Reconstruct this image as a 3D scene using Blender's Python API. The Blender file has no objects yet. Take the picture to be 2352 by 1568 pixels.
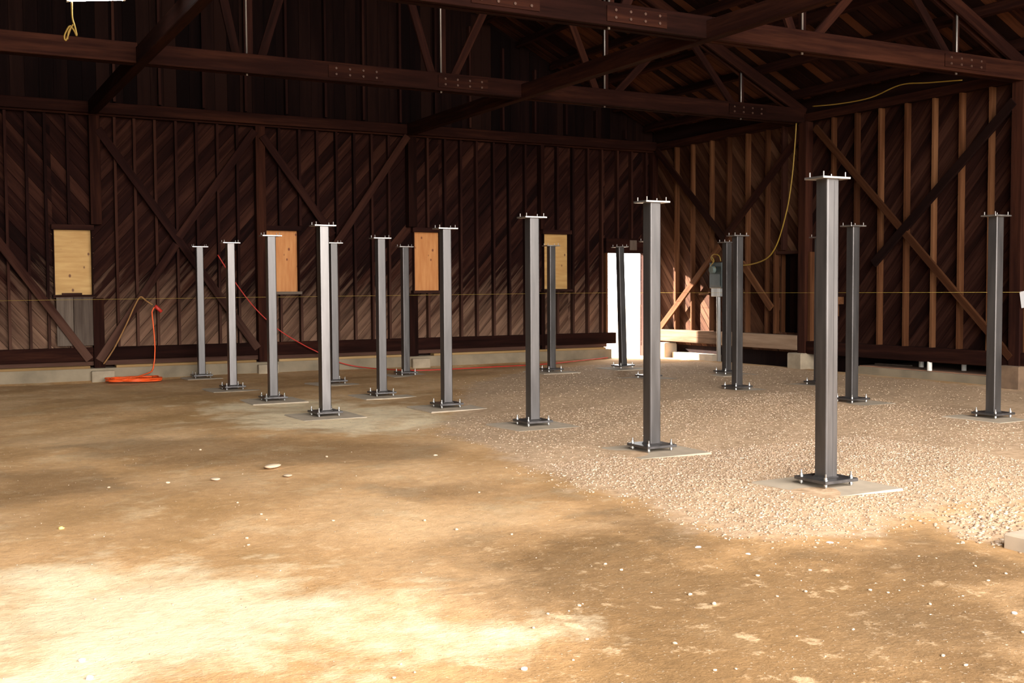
import bpy, bmesh, math, random
import numpy as np
from mathutils import Vector, Matrix, Quaternion

random.seed(7)
rng = np.random.default_rng(11)
SC = bpy.context.scene
COL = SC.collection

# ------------------------------------------------------------------ camera
F_PX, CX, CY = 2504.94, 1176.0, 784.0
YAW, PITCH, ROLL, CAM_H = 0.4997, -0.0482, -0.0057, 1.6084
_fw = Vector((math.sin(YAW) * math.cos(PITCH), math.cos(YAW) * math.cos(PITCH), math.sin(PITCH)))
_rt0 = Vector((math.cos(YAW), -math.sin(YAW), 0))
_up0 = _rt0.cross(_fw)
_rt = math.cos(ROLL) * _rt0 + math.sin(ROLL) * _up0
_up = -math.sin(ROLL) * _rt0 + math.cos(ROLL) * _up0
CAM = Vector((0, 0, CAM_H))
cd = bpy.data.cameras.new('camera')
cd.sensor_width = 36.0
cd.lens = F_PX / 2352.0 * 36.0
cd.clip_start, cd.clip_end = 0.05, 500
cam = bpy.data.objects.new('camera', cd)
COL.objects.link(cam)
m = Matrix((_rt, _up, -_fw)).transposed().to_4x4()
m.translation = CAM
cam.matrix_world = m
SC.camera = cam

# ------------------------------------------------------------------ world, sun, exposure
SKY_STRENGTH = 3.0
SUN_STRENGTH = 12.0
EXPOSURE = 2.3
w = bpy.data.worlds.new('hazy_sky')
SC.world = w
w.use_nodes = True
bg = w.node_tree.nodes['Background']
bg.inputs[0].default_value = (1.0, 0.97, 0.93, 1)
bg.inputs[1].default_value = SKY_STRENGTH
sl = bpy.data.lights.new('sun', 'SUN')
sl.energy = SUN_STRENGTH
sl.angle = math.radians(1.5)
sl.color = (1.0, 0.93, 0.82)
so = bpy.data.objects.new('sun', sl)
COL.objects.link(so)
so.rotation_euler = Vector((0.52, -0.85, -0.36)).to_track_quat('-Z', 'Y').to_euler()

# openings of the barn: near doorways (behind the camera) and the far doorway
Y_NEAR = -3.0
ROOF_Y0 = -3.1
OPEN_X0, OPEN_X1 = -3.0, 14.6                                 # the near gable stands open up to the roof between these
Y_WALL, X_WALL = 21.34, 15.55                                # inner faces of the boards
X_LEFT = -9.7
Z_PLATE = 4.82
DOOR = (14.12, 15.17, 0.0, 2.43)

def portal(name, x0, x1, z0, z1, y, into):
    """A sampling portal: it gives off no light, it only tells the renderer where the sky comes in."""
    l = bpy.data.lights.new(name, 'AREA')
    l.shape = 'RECTANGLE'
    l.size, l.size_y = x1 - x0, z1 - z0
    l.cycles.is_portal = True
    o = bpy.data.objects.new(name, l)
    COL.objects.link(o)
    o.location = ((x0 + x1) / 2, y, (z0 + z1) / 2)
    o.rotation_euler = (math.radians(90) if into > 0 else math.radians(-90), 0, 0)
    return o
portal('daylight_portal', OPEN_X0, OPEN_X1, 0.0, 11.4, Y_NEAR - 0.1, +1)
portal('daylight_portal', DOOR[0], DOOR[1], 0.0, DOOR[3], Y_WALL + 0.12, -1)

SC.view_settings.view_transform = 'Standard'
SC.view_settings.look = 'None'
SC.view_settings.gamma = 1.0
SC.view_settings.use_curve_mapping = False
SC.view_settings.exposure = EXPOSURE
SC.cycles.use_denoising = True
SC.cycles.max_bounces = 8
SC.cycles.diffuse_bounces = 5
SC.cycles.glossy_bounces = 4

# ------------------------------------------------------------------ pixel helpers
def ray(px, py):
    return _fw + _rt * ((px - CX) / F_PX) - _up * ((py - CY) / F_PX)
def on_z(px, py, z=0.0):
    d = ray(px, py); return CAM + d * ((z - CAM_H) / d.z)
def on_x(px, py, x):
    d = ray(px, py); return CAM + d * (x / d.x)
def on_y(px, py, y):
    d = ray(px, py); return CAM + d * (y / d.y)

# ------------------------------------------------------------------ materials
def new_mat(name):
    mt = bpy.data.materials.new(name)
    mt.use_nodes = True
    nt = mt.node_tree
    return mt, nt, nt.nodes['Principled BSDF']
def N(nt, kind, **kw):
    n = nt.nodes.new(kind)
    for k, v in kw.items():
        if k in n.inputs.keys():
            n.inputs[k].default_value = v
        else:
            setattr(n, k, v)
    return n
def L(nt, a, b): nt.links.new(a, b)
def ramp(nt, stops, interp='LINEAR'):
    r = nt.nodes.new('ShaderNodeValToRGB')
    e = r.color_ramp
    e.interpolation = interp
    while len(e.elements) < len(stops): e.elements.new(0.5)
    for el, (p, c) in zip(e.elements, stops):
        el.position = p
        el.color = (c[0], c[1], c[2], 1) if not isinstance(c, (int, float)) else (c, c, c, 1)
    return r
def mixc(nt, a, b, fac, mode='MIX'):
    n = nt.nodes.new('ShaderNodeMix'); n.data_type = 'RGBA'; n.blend_type = mode
    for sock, v in ((n.inputs[6], a), (n.inputs[7], b)):
        if hasattr(v, 'is_linked') or hasattr(v, 'links'): L(nt, v, sock)
        else: sock.default_value = (*v, 1)
    if hasattr(fac, 'links'): L(nt, fac, n.inputs[0])
    else: n.inputs[0].default_value = fac
    return n.outputs[2]
def math_n(nt, op, a, b=None, clamp=False):
    n = nt.nodes.new('ShaderNodeMath'); n.operation = op; n.use_clamp = clamp
    for i, v in enumerate((a, b)):
        if v is None: continue
        if hasattr(v, 'links'): L(nt, v, n.inputs[i])
        else: n.inputs[i].default_value = v
    return n.outputs[0]

def wood(name, dark, mid, light, grain=(0.6, 9, 9), rough=0.85, bump=0.35, var=0.5, dust_light=None):
    """Timber with grain along local X and a tone of its own for every piece."""
    mt, nt, b = new_mat(name)
    tc = N(nt, 'ShaderNodeTexCoord')
    oi = N(nt, 'ShaderNodeObjectInfo')
    mp = N(nt, 'ShaderNodeMapping'); mp.inputs['Scale'].default_value = grain
    add = nt.nodes.new('ShaderNodeVectorMath'); add.operation = 'ADD'
    sc = nt.nodes.new('ShaderNodeVectorMath'); sc.operation = 'SCALE'; sc.inputs['Scale'].default_value = 40
    comb = N(nt, 'ShaderNodeCombineXYZ')
    for i in range(3): L(nt, oi.outputs['Random'], comb.inputs[i])
    L(nt, comb.outputs[0], sc.inputs[0])
    L(nt, tc.outputs['Object'], mp.inputs['Vector'])
    L(nt, mp.outputs[0], add.inputs[0]); L(nt, sc.outputs[0], add.inputs[1])
    n1 = N(nt, 'ShaderNodeTexNoise', Scale=1.5, Detail=6.0, Roughness=0.65)
    L(nt, add.outputs[0], n1.inputs['Vector'])
    n2 = N(nt, 'ShaderNodeTexNoise', Scale=0.35, Detail=3.0)
    L(nt, add.outputs[0], n2.inputs['Vector'])
    r = ramp(nt, [(0.28, dark), (0.5, mid), (0.74, light)])
    s = math_n(nt, 'MULTIPLY_ADD', n1.outputs[0], 0.7)
    s.node.inputs[2].default_value = 0.0
    s2 = math_n(nt, 'MULTIPLY_ADD', n2.outputs[0], 0.5)
    L(nt, s, s2.node.inputs[2])
    rv = math_n(nt, 'SUBTRACT', oi.outputs['Random'], 0.5)
    rv2 = math_n(nt, 'MULTIPLY', rv, var)
    s3 = math_n(nt, 'ADD', s2, rv2)
    s4 = math_n(nt, 'SUBTRACT', s3, 0.1)
    L(nt, s4, r.inputs[0])
    col_out = r.outputs[0]
    if dust_light:                                   # pale dust in blotches, plus painted-in brightness towards the wall's foot
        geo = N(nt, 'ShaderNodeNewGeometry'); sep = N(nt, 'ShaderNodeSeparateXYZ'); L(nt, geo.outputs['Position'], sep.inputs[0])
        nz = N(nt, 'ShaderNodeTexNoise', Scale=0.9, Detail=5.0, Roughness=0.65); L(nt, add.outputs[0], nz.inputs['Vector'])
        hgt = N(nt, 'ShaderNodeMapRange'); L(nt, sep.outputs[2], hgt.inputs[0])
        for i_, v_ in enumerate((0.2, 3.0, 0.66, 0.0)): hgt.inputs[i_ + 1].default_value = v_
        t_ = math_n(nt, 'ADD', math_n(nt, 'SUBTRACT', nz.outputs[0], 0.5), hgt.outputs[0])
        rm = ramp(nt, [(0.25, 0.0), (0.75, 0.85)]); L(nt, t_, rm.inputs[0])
        col_out = mixc(nt, col_out, dust_light, rm.outputs[0])
    L(nt, col_out, b.inputs['Base Color'])
    b.inputs['Roughness'].default_value = rough
    b.inputs['Specular IOR Level'].default_value = 0.06
    bp = N(nt, 'ShaderNodeBump', Strength=bump, Distance=0.006)
    L(nt, n1.outputs[0], bp.inputs['Height']); L(nt, bp.outputs[0], b.inputs['Normal'])
    return mt

M = {}
M['board'] = wood('weathered_redwood_board', (0.0065, 0.0021, 0.0018), (0.0185, 0.0058, 0.0043), (0.050, 0.0185, 0.0115), var=0.24, dust_light=(0.27, 0.155, 0.10))
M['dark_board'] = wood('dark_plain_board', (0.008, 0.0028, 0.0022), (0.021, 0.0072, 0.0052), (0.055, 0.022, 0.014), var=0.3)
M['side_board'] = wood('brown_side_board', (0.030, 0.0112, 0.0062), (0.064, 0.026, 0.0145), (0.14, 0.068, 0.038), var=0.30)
M['stud'] = wood('dark_stud', (0.011, 0.0038, 0.0032), (0.021, 0.007, 0.0055), (0.045, 0.017, 0.011), var=0.35, dust_light=(0.11, 0.055, 0.038))
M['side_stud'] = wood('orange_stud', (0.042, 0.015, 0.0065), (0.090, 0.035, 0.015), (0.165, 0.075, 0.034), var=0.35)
M['timber'] = wood('dark_timber', (0.0075, 0.0024, 0.0017), (0.018, 0.0056, 0.0039), (0.046, 0.015, 0.0082), var=0.16)
M['sill'] = wood('weathered_sill_timber', (0.12, 0.070, 0.042), (0.24, 0.15, 0.095), (0.38, 0.26, 0.175), var=0.25)
M['new_wood'] = wood('yellow_new_sill_strip', (0.22, 0.13, 0.055), (0.34, 0.21, 0.09), (0.45, 0.30, 0.15), var=0.3)
M['roof'] = wood('dark_roof_board', (0.010, 0.0035, 0.0028), (0.024, 0.008, 0.0055), (0.085, 0.030, 0.015), var=0.6)
M['grey_board'] = wood('grey_weathered_board', (0.055, 0.038, 0.030), (0.10, 0.074, 0.058), (0.17, 0.13, 0.10), var=0.3)

def plywood(name, base, alt, knot, knots_scale, along_x):
    mt, nt, b = new_mat(name)
    tc = N(nt, 'ShaderNodeTexCoord')
    mp = N(nt, 'ShaderNodeMapping'); mp.inputs['Scale'].default_value = (1.2, 1, 9) if along_x else (9, 1, 1.2)
    L(nt, tc.outputs['Object'], mp.inputs[0])
    n1 = N(nt, 'ShaderNodeTexNoise', Scale=1.6, Detail=4.0)
    L(nt, mp.outputs[0], n1.inputs['Vector'])
    c = ramp(nt, [(0.35, base), (0.68, alt)])
    L(nt, n1.outputs[0], c.inputs[0])
    mp2 = N(nt, 'ShaderNodeMapping'); mp2.inputs['Scale'].default_value = (3.2, 0.0, 2.2)
    mp2.inputs['Location'].default_value = (knots_scale, 0, knots_scale * 2)
    L(nt, tc.outputs['Object'], mp2.inputs[0])
    v = N(nt, 'ShaderNodeTexVoronoi', Scale=1.9); L(nt, mp2.outputs[0], v.inputs['Vector'])
    k = ramp(nt, [(0.09, 1.0), (0.16, 0.0)]); L(nt, v.outputs['Distance'], k.inputs[0])
    out = mixc(nt, c.outputs[0], knot, k.outputs[0])
    L(nt, out, b.inputs['Base Color'])
    b.inputs['Roughness'].default_value = 0.7
    return mt
M['ply_yellow'] = plywood('yellow_plywood', (0.46, 0.25, 0.075), (0.58, 0.35, 0.125), (0.16, 0.06, 0.02), 1.3, True)
M['ply_orange'] = plywood('orange_plywood', (0.52, 0.19, 0.05), (0.62, 0.27, 0.085), (0.20, 0.05, 0.015), 4.1, False)

def steel(name, col, rough, metal=0.9, streak=True):
    mt, nt, b = new_mat(name)
    tc = N(nt, 'ShaderNodeTexCoord'); oi = N(nt, 'ShaderNodeObjectInfo')
    mp = N(nt, 'ShaderNodeMapping'); mp.inputs['Scale'].default_value = (6, 6, 0.7)
    L(nt, tc.outputs['Object'], mp.inputs[0])
    add = nt.nodes.new('ShaderNodeVectorMath'); add.operation = 'ADD'
    L(nt, mp.outputs[0], add.inputs[0])
    mul = math_n(nt, 'MULTIPLY', oi.outputs['Random'], 30.0); L(nt, mul, add.inputs[1])
    n1 = N(nt, 'ShaderNodeTexNoise', Scale=2.2, Detail=5.0); L(nt, add.outputs[0], n1.inputs['Vector'])
    r = ramp(nt, [(0.3, [x * 0.72 for x in col]), (0.7, [min(1, x * 1.2) for x in col])])
    L(nt, n1.outputs[0], r.inputs[0]); L(nt, r.outputs[0], b.inputs['Base Color'])
    rr = math_n(nt, 'MULTIPLY_ADD', n1.outputs[0], 0.22); rr.node.inputs[2].default_value = rough - 0.11
    L(nt, rr, b.inputs['Roughness'])
    b.inputs['Metallic'].default_value = metal
    return mt
M['steel'] = steel('mill_scale_steel', (0.100, 0.092, 0.090), 0.35, 0.6)
M['glare_steel'] = steel('steel_painted_glare', (0.150, 0.139, 0.136), 0.34, 0.9)  # lighter copy of the column steel, painting in a reflection of the opening
M['cut_steel'] = steel('cut_plate_edge_steel', (0.46, 0.43, 0.41), 0.35, 0.9)
M['zinc'] = steel('zinc_plated_bolt', (0.55, 0.55, 0.54), 0.34, 1.0)
M['rod'] = steel('dull_tie_rod', (0.34, 0.31, 0.29), 0.5, 0.8)
M['conduit'] = steel('grey_conduit', (0.42, 0.42, 0.41), 0.5, 0.4)

def plain(name, col, rough=0.6, noise=0.15, scale=6.0, metal=0.0, bump=0.0):
    mt, nt, b = new_mat(name)
    tc = N(nt, 'ShaderNodeTexCoord')
    n1 = N(nt, 'ShaderNodeTexNoise', Scale=scale, Detail=5.0); L(nt, tc.outputs['Object'], n1.inputs['Vector'])
    r = ramp(nt, [(0.3, [x * (1 - noise) for x in col]), (0.7, [min(1, x * (1 + noise)) for x in col])])
    L(nt, n1.outputs[0], r.inputs[0]); L(nt, r.outputs[0], b.inputs['Base Color'])
    b.inputs['Roughness'].default_value = rough
    b.inputs['Metallic'].default_value = metal
    if bump:
        bp = N(nt, 'ShaderNodeBump', Strength=bump, Distance=0.01)
        L(nt, n1.outputs[0], bp.inputs['Height']); L(nt, bp.outputs[0], b.inputs['Normal'])
    return mt
M['rust'] = plain('rusty_bolt', (0.07, 0.03, 0.018), 0.7, 0.2)
M['concrete'] = plain('pale_concrete', (0.47, 0.375, 0.275), 0.9, 0.14, 5.0, bump=0.2)
M['concrete_wall'] = plain('foundation_concrete', (0.235, 0.185, 0.122), 0.92, 0.25, 2.5, bump=0.25)
M['pier'] = plain('pier_concrete', (0.34, 0.27, 0.185), 0.92, 0.25, 4.0, bump=0.4)
M['pier_brown'] = plain('stained_pier_concrete', (0.17, 0.105, 0.062), 0.92, 0.35, 4.0, bump=0.4)
M['earth'] = plain('reddish_earth', (0.30, 0.15, 0.085), 0.95, 0.25, 3.0, bump=0.3)
M['orange'] = plain('orange_cord', (0.95, 0.12, 0.02), 0.45, 0.05)
M['red'] = plain('red_cord', (0.50, 0.03, 0.018), 0.5, 0.05)
M['yellow'] = plain('yellow_cord', (0.27, 0.165, 0.02), 0.5, 0.08)
M['string'] = plain('yellow_string', (0.42, 0.28, 0.05), 0.6, 0.05)
M['rope'] = plain('tan_rope', (0.28, 0.135, 0.042), 0.8, 0.15)
M['pvc'] = plain('white_pipe', (0.78, 0.75, 0.68), 0.5, 0.06)
M['white'] = plain('white_card', (0.85, 0.84, 0.86), 0.6, 0.03)
M['box'] = plain('green_grey_enamel', (0.03, 0.042, 0.042), 0.4, 0.2)
M['lens'] = plain('meter_glass', (0.12, 0.15, 0.14), 0.15, 0.2)
M['yard'] = plain('pale_yard_dirt', (0.26, 0.21, 0.15), 0.95, 0.2, 0.6)
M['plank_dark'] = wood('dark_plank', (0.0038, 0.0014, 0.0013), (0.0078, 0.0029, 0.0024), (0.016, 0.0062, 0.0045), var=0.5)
mt, nt, b = new_mat('lamp_tube')
b.inputs['Base Color'].default_value = (0.9, 0.9, 0.9, 1)
b.inputs['Emission Color'].default_value = (0.93, 1.0, 0.97, 1)
b.inputs['Emission Strength'].default_value = 40.0
M['tube'] = mt
M['enamel'] = plain('white_enamel', (0.75, 0.75, 0.72), 0.4, 0.05)

# dirt floor: the soils and one painted shade are told apart by attributes laid on the mesh
mt, nt, b = new_mat('dirt_floor')
tc = N(nt, 'ShaderNodeTexCoord')
def attr(nm):
    a = nt.nodes.new('ShaderNodeAttribute'); a.attribute_name = nm; return a.outputs['Fac']
def noise(sc, det=5.0, rough=0.6, vec=None):
    n = N(nt, 'ShaderNodeTexNoise', Scale=sc, Detail=det, Roughness=rough)
    L(nt, vec if vec is not None else tc.outputs['Object'], n.inputs['Vector']); return n.outputs[0]
nb = noise(0.45, 6, 0.62); nm_ = noise(1.7, 7, 0.66); nf = noise(11, 5, 0.7); nv = noise(55, 3, 0.6)
c0 = ramp(nt, [(0.36, (0.46, 0.265, 0.112)), (0.50, (0.58, 0.345, 0.162)), (0.63, (0.68, 0.435, 0.230))])
L(nt, nb, c0.inputs[0])
dust_m = ramp(nt, [(0.53, 0.0), (0.68, 1.0)]); L(nt, nm_, dust_m.inputs[0])
c1 = mixc(nt, c0.outputs[0], (0.72, 0.51, 0.295), math_n(nt, 'MULTIPLY', dust_m.outputs[0], 0.7))
def brk(a, amt=0.55, src=None, lo=0.40, hi=0.62):
    """break the edge of a soil mask with noise"""
    t = math_n(nt, 'SUBTRACT', src if src is not None else nm_, 0.5)
    t = math_n(nt, 'MULTIPLY', t, amt * 2.6)
    t = math_n(nt, 'ADD', a, t)
    r = ramp(nt, [(lo, 0.0), (hi, 1.0)]); L(nt, t, r.inputs[0]); return r.outputs[0]
damp_shade = brk(attr('damp_shade'), 0.6, None, 0.30, 0.78)
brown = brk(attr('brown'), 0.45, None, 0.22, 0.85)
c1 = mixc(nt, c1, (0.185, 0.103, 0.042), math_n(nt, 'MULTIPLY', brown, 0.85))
nc = noise(5.5, 6, 0.7)
clod = ramp(nt, [(0.585, 0.0), (0.66, 1.0)]); L(nt, nc, clod.inputs[0])
c1 = mixc(nt, c1, (0.66, 0.47, 0.28), math_n(nt, 'MULTIPLY', clod.outputs[0], 0.5))
c2 = mixc(nt, c1, (0.125, 0.068, 0.028), math_n(nt, 'MULTIPLY', damp_shade, 0.46))  # moist soil, and the shade painted into the near right corner
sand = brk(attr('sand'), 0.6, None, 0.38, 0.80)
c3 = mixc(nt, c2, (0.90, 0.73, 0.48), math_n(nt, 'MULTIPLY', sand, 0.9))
grav = brk(attr('gravel'), 0.45)
gcol = ramp(nt, [(0.35, (0.50, 0.325, 0.195)), (0.65, (0.68, 0.485, 0.325))]); L(nt, nf, gcol.inputs[0])
c4 = mixc(nt, c3, gcol.outputs[0], math_n(nt, 'MULTIPLY', grav, 0.85))
fine = ramp(nt, [(0.30, 0.80), (0.52, 1.0), (0.72, 1.14)]); L(nt, nf, fine.inputs[0])
c5 = mixc(nt, c4, fine.outputs[0], 0.8, 'MULTIPLY')
spk = ramp(nt, [(0.63, 0.0), (0.70, 1.0)]); L(nt, nv, spk.inputs[0])
c6 = mixc(nt, c5, (0.72, 0.60, 0.46), math_n(nt, 'MULTIPLY', spk.outputs[0], 0.45))
L(nt, c6, b.inputs['Base Color'])
b.inputs['Roughness'].default_value = 0.95
b.inputs['Specular IOR Level'].default_value = 0.15
hh = math_n(nt, 'MULTIPLY_ADD', nv, 0.35); L(nt, nf, hh.node.inputs[2])
bp = N(nt, 'ShaderNodeBump', Strength=0.5, Distance=0.02); L(nt, hh, bp.inputs['Height']); L(nt, bp.outputs[0], b.inputs['Normal'])
M['dirt'] = mt

mt, nt, b = new_mat('gravel_stone')
at = nt.nodes.new('ShaderNodeAttribute'); at.attribute_name = 'tint'
r = ramp(nt, [(0.0, (0.24, 0.152, 0.088)), (0.35, (0.37, 0.25, 0.16)), (0.7, (0.47, 0.34, 0.235)), (1.0, (0.70, 0.57, 0.44))])
L(nt, at.outputs['Fac'], r.inputs[0]); L(nt, r.outputs[0], b.inputs['Base Color'])
b.inputs['Roughness'].default_value = 0.85
M['gravel'] = mt
M['pebble'] = plain('pale_pebble', (0.60, 0.45, 0.31), 0.8, 0.15, 30)
M['pebble_white'] = plain('white_pebble', (0.90, 0.86, 0.80), 0.8, 0.05, 30)
M['pebble_yellow'] = plain('yellow_pebble', (0.85, 0.66, 0.22), 0.7, 0.05, 30)

# ------------------------------------------------------------------ mesh helpers
def link(name, me, mat=None, parent=None, loc=None, rot=None):
    o = bpy.data.objects.new(name, me)
    COL.objects.link(o)
    if mat is not None and me is not None and not me.materials: me.materials.append(mat)
    if parent is not None: o.parent = parent
    if loc is not None: o.location = loc
    if rot is not None: o.rotation_euler = rot
    return o
def tag(o, label=None, cat=None, group=None, kind=None):
    if label: o['label'] = label
    if cat: o['category'] = cat
    if group: o['group'] = group
    if kind: o['kind'] = kind
    return o
def empty(name, loc=(0, 0, 0), parent=None):
    o = bpy.data.objects.new(name, None)
    o.empty_display_size = 0.2
    COL.objects.link(o)
    o.location = loc
    if parent is not None: o.parent = parent
    return o
def bm_mesh(name, bm, smooth=False):
    me = bpy.data.meshes.new(name)
    bmesh.ops.recalc_face_normals(bm, faces=bm.faces[:])
    bm.to_mesh(me); bm.free()
    if smooth:
        for p in me.polygons: p.use_smooth = True
    return me
def box_bm(sx, sy, sz, c=(0, 0, 0), bevel=0.0, seg=1, bm=None):
    own = bm is None
    if own: bm = bmesh.new()
    g = bmesh.ops.create_cube(bm, size=1.0)
    for v in g['verts']:
        v.co = Vector((v.co.x * sx + c[0], v.co.y * sy + c[1], v.co.z * sz + c[2]))
    if bevel and own:
        bmesh.ops.bevel(bm, geom=bm.edges[:], offset=bevel, segments=seg, affect='EDGES', profile=0.5)
    return bm
def box(name, x0, x1, y0, y1, z0, z1, mat, parent=None, bevel=0.0):
    """axis-aligned box, origin at its centre, local X along its longest side (grain)"""
    c = Vector(((x0 + x1) / 2, (y0 + y1) / 2, (z0 + z1) / 2))
    d = [x1 - x0, y1 - y0, z1 - z0]
    k = max(range(3), key=lambda i: d[i])
    if k == 0: s, rot = (d[0], d[1], d[2]), (0, 0, 0)
    elif k == 1: s, rot = (d[1], d[0], d[2]), (0, 0, math.pi / 2)
    else: s, rot = (d[2], d[1], d[0]), (0, -math.pi / 2, 0)
    me = bm_mesh(name, box_bm(*s, bevel=bevel))
    o = link(name, me, mat, None, c, rot)
    if parent is not None:
        o.parent = parent
        o.matrix_parent_inverse = Matrix.Translation(-Vector(parent.location))
    return o
def beam(name, p, q, w_, h_, mat, parent=None, side=None, bevel=0.006):
    """a straight timber from p to q; h_ is its size along `side`-normal up, w_ across"""
    p, q = Vector(p), Vector(q)
    d = (q - p); Ln = d.length; d.normalize()
    s = Vector(side) if side is not None else Vector((0, 1, 0))
    s = (s - d * s.dot(d)).normalized()
    u = d.cross(s)
    me = bm_mesh(name, box_bm(Ln, w_, h_, bevel=bevel))
    o = link(name, me, mat)
    mx = Matrix((d, s, u)).transposed().to_4x4(); mx.translation = (p + q) / 2
    o.matrix_world = mx
    if parent is not None:
        o.parent = parent
        o.matrix_parent_inverse = Matrix.Translation(-Vector(parent.location))
    return o
def tube_mesh(name, pts, rad, sides=6, closed=False):
    pts = [Vector(p) for p in pts]
    bm = bmesh.new(); rings = []
    n = len(pts)
    prev = None
    for i, p in enumerate(pts):
        a = pts[max(0, i - 1)]; c = pts[min(n - 1, i + 1)]
        if closed: a, c = pts[i - 1], pts[(i + 1) % n]
        d = (c - a).normalized()
        if prev is None:
            s = d.orthogonal().normalized()
        else:
            s = (prev - d * prev.dot(d)); s = s.normalized() if s.length > 1e-6 else d.orthogonal().normalized()
        prev = s
        t = d.cross(s)
        rings.append([bm.verts.new(p + (s * math.cos(2 * math.pi * k / sides) + t * math.sin(2 * math.pi * k / sides)) * rad) for k in range(sides)])
    m_ = n if closed else n - 1
    for i in range(m_):
        r0, r1 = rings[i], rings[(i + 1) % n]
        for k in range(sides):
            bm.faces.new((r0[k], r0[(k + 1) % sides], r1[(k + 1) % sides], r1[k]))
    if not closed:
        bm.faces.new(rings[0][::-1]); bm.faces.new(rings[-1])
    return bm_mesh(name, bm, True)
def smooth_path(pts, sub=6):
    pts = [Vector(p) for p in pts]; out = []
    for i in range(len(pts) - 1):
        p0 = pts[max(0, i - 1)]; p1 = pts[i]; p2 = pts[i + 1]; p3 = pts[min(len(pts) - 1, i + 2)]
        for k in range(sub):
            t = k / sub
            out.append(0.5 * ((2 * p1) + (p2 - p0) * t + (2 * p0 - 5 * p1 + 4 * p2 - p3) * t * t + (3 * p1 - p0 - 3 * p2 + p3) * t ** 3))
    out.append(pts[-1]); return out
def cyl_mesh(name, r, h, sides=16, z0=0.0):
    bm = bmesh.new()
    bmesh.ops.create_cone(bm, cap_ends=True, segments=sides, radius1=r, radius2=r, depth=h, matrix=Matrix.Translation((0, 0, z0 + h / 2)))
    return bm_mesh(name, bm)

# ------------------------------------------------------------------ board walls (each board is a piece)
def clip_half(poly, n, d):
    """keep the part of a 2-D polygon where n.p <= d"""
    out = []
    for i in range(len(poly)):
        a, c = poly[i], poly[(i + 1) % len(poly)]
        da = n[0] * a[0] + n[1] * a[1] - d; dc = n[0] * c[0] + n[1] * c[1] - d
        if da <= 0: out.append(a)
        if (da < 0 < dc) or (dc < 0 < da):
            t = da / (da - dc); out.append((a[0] + (c[0] - a[0]) * t, a[1] + (c[1] - a[1]) * t))
    return out
def minus_rect(poly, r):
    x0, x1, y0, y1 = r
    res = []
    p = clip_half(poly, (1, 0), x0); res.append(p)
    rest = clip_half(poly, (-1, 0), -x0)
    res.append(clip_half(rest, (-1, 0), -x1))
    rest = clip_half(rest, (1, 0), x1)
    res.append(clip_half(rest, (0, 1), y0))
    res.append(clip_half(rest, (0, -1), -y1))
    return [q for q in res if len(q) >= 3 and area(q) > 0.004]
def area(p):
    return abs(sum(p[i][0] * p[(i + 1) % len(p)][1] - p[(i + 1) % len(p)][0] * p[i][1] for i in range(len(p)))) / 2
def board_wall(parent, region, holes, ang, width, to3d, out_n, thick, mat, gap=0.006):
    """diagonal boards over a convex 2-D region; to3d maps (a,b) -> world, out_n points into the room"""
    ca, sa = math.cos(ang), math.sin(ang)
    ts = [-sa * a + ca * b_ for a, b_ in region]
    t = min(ts) - random.random() * width
    i = 0
    U = (to3d(ca, sa) - to3d(0, 0)); V = (to3d(-sa, ca) - to3d(0, 0)); Nn = Vector(out_n)
    flip = U.cross(V).dot(Nn) < 0
    while t < max(ts):
        t1 = t + width - gap
        p = clip_half(region, (sa, -ca), -t)
        p = clip_half(p, (-sa, ca), t1)
        t += width
        if len(p) < 3: continue
        pieces = [p]
        for h in holes:
            pieces = [q for pc in pieces for q in minus_rect(pc, h)]
        for q in pieces:
            if area(q) < 0.006: continue
            cen = (sum(a for a, _ in q) / len(q), sum(b_ for _, b_ in q) / len(q))
            off = random.uniform(0, 0.010)
            W0 = to3d(*cen) + Nn * off
            loc = [((a - cen[0]) * ca + (b_ - cen[1]) * sa, -(a - cen[0]) * sa + (b_ - cen[1]) * ca) for a, b_ in q]
            bm = bmesh.new()
            f = [bm.verts.new((x, y, 0)) for x, y in loc]
            g = [bm.verts.new((x, y, -thick if not flip else thick)) for x, y in loc]
            bm.faces.new(f); bm.faces.new(g[::-1])
            for k in range(len(f)):
                bm.faces.new((f[k], g[k], g[(k + 1) % len(f)], f[(k + 1) % len(f)]))
            o = link('board', bm_mesh('board', bm), mat)
            mx = Matrix((U, V, U.cross(V))).transposed().to_4x4(); mx.translation = W0
            o.matrix_world = mx
            o.parent = parent
            o.matrix_parent_inverse = Matrix.Translation(-Vector(parent.location))
            i += 1
    return i

# ------------------------------------------------------------------ floor and yard
def zf(x, y):
    """gentle unevenness of the dirt"""
    return (0.012 * np.sin(0.9 * x + 0.4 * y) + 0.010 * np.sin(1.7 * y - 0.6 * x + 1.0)
            + 0.006 * np.sin(3.1 * x + 2.3 * y + 0.5) + 0.004 * np.sin(5.3 * y - 4.1 * x)) - 0.012
def seg_dist(P, poly):
    d = np.full(len(P), 1e9)
    for i in range(len(poly)):
        a, c = np.array(poly[i]), np.array(poly[(i + 1) % len(poly)])
        e = c - a; t = np.clip(((P - a) @ e) / (e @ e), 0, 1)
        d = np.minimum(d, np.linalg.norm(P - (a + t[:, None] * e), axis=1))
    return d
def inside(P, poly):
    r = np.zeros(len(P), bool); n = len(poly)
    for i in range(n):
        (x0, y0), (x1, y1) = poly[i], poly[(i + 1) % n]
        if y0 == y1: continue
        c = ((y0 > P[:, 1]) != (y1 > P[:, 1])) & (P[:, 0] < (x1 - x0) * (P[:, 1] - y0) / (y1 - y0) + x0)
        r ^= c
    return r
def g2(px, py):
    p = on_z(px, py); return (p.x, p.y)
GRAVEL = [g2(*p) for p in ((1010, 985), (1120, 1035), (1200, 1072), (1330, 1112), (1480, 1152), (1560, 1196), (1700, 1234), (1800, 1240), (1930, 1226), (2080, 1190), (2150, 1172))]
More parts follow.
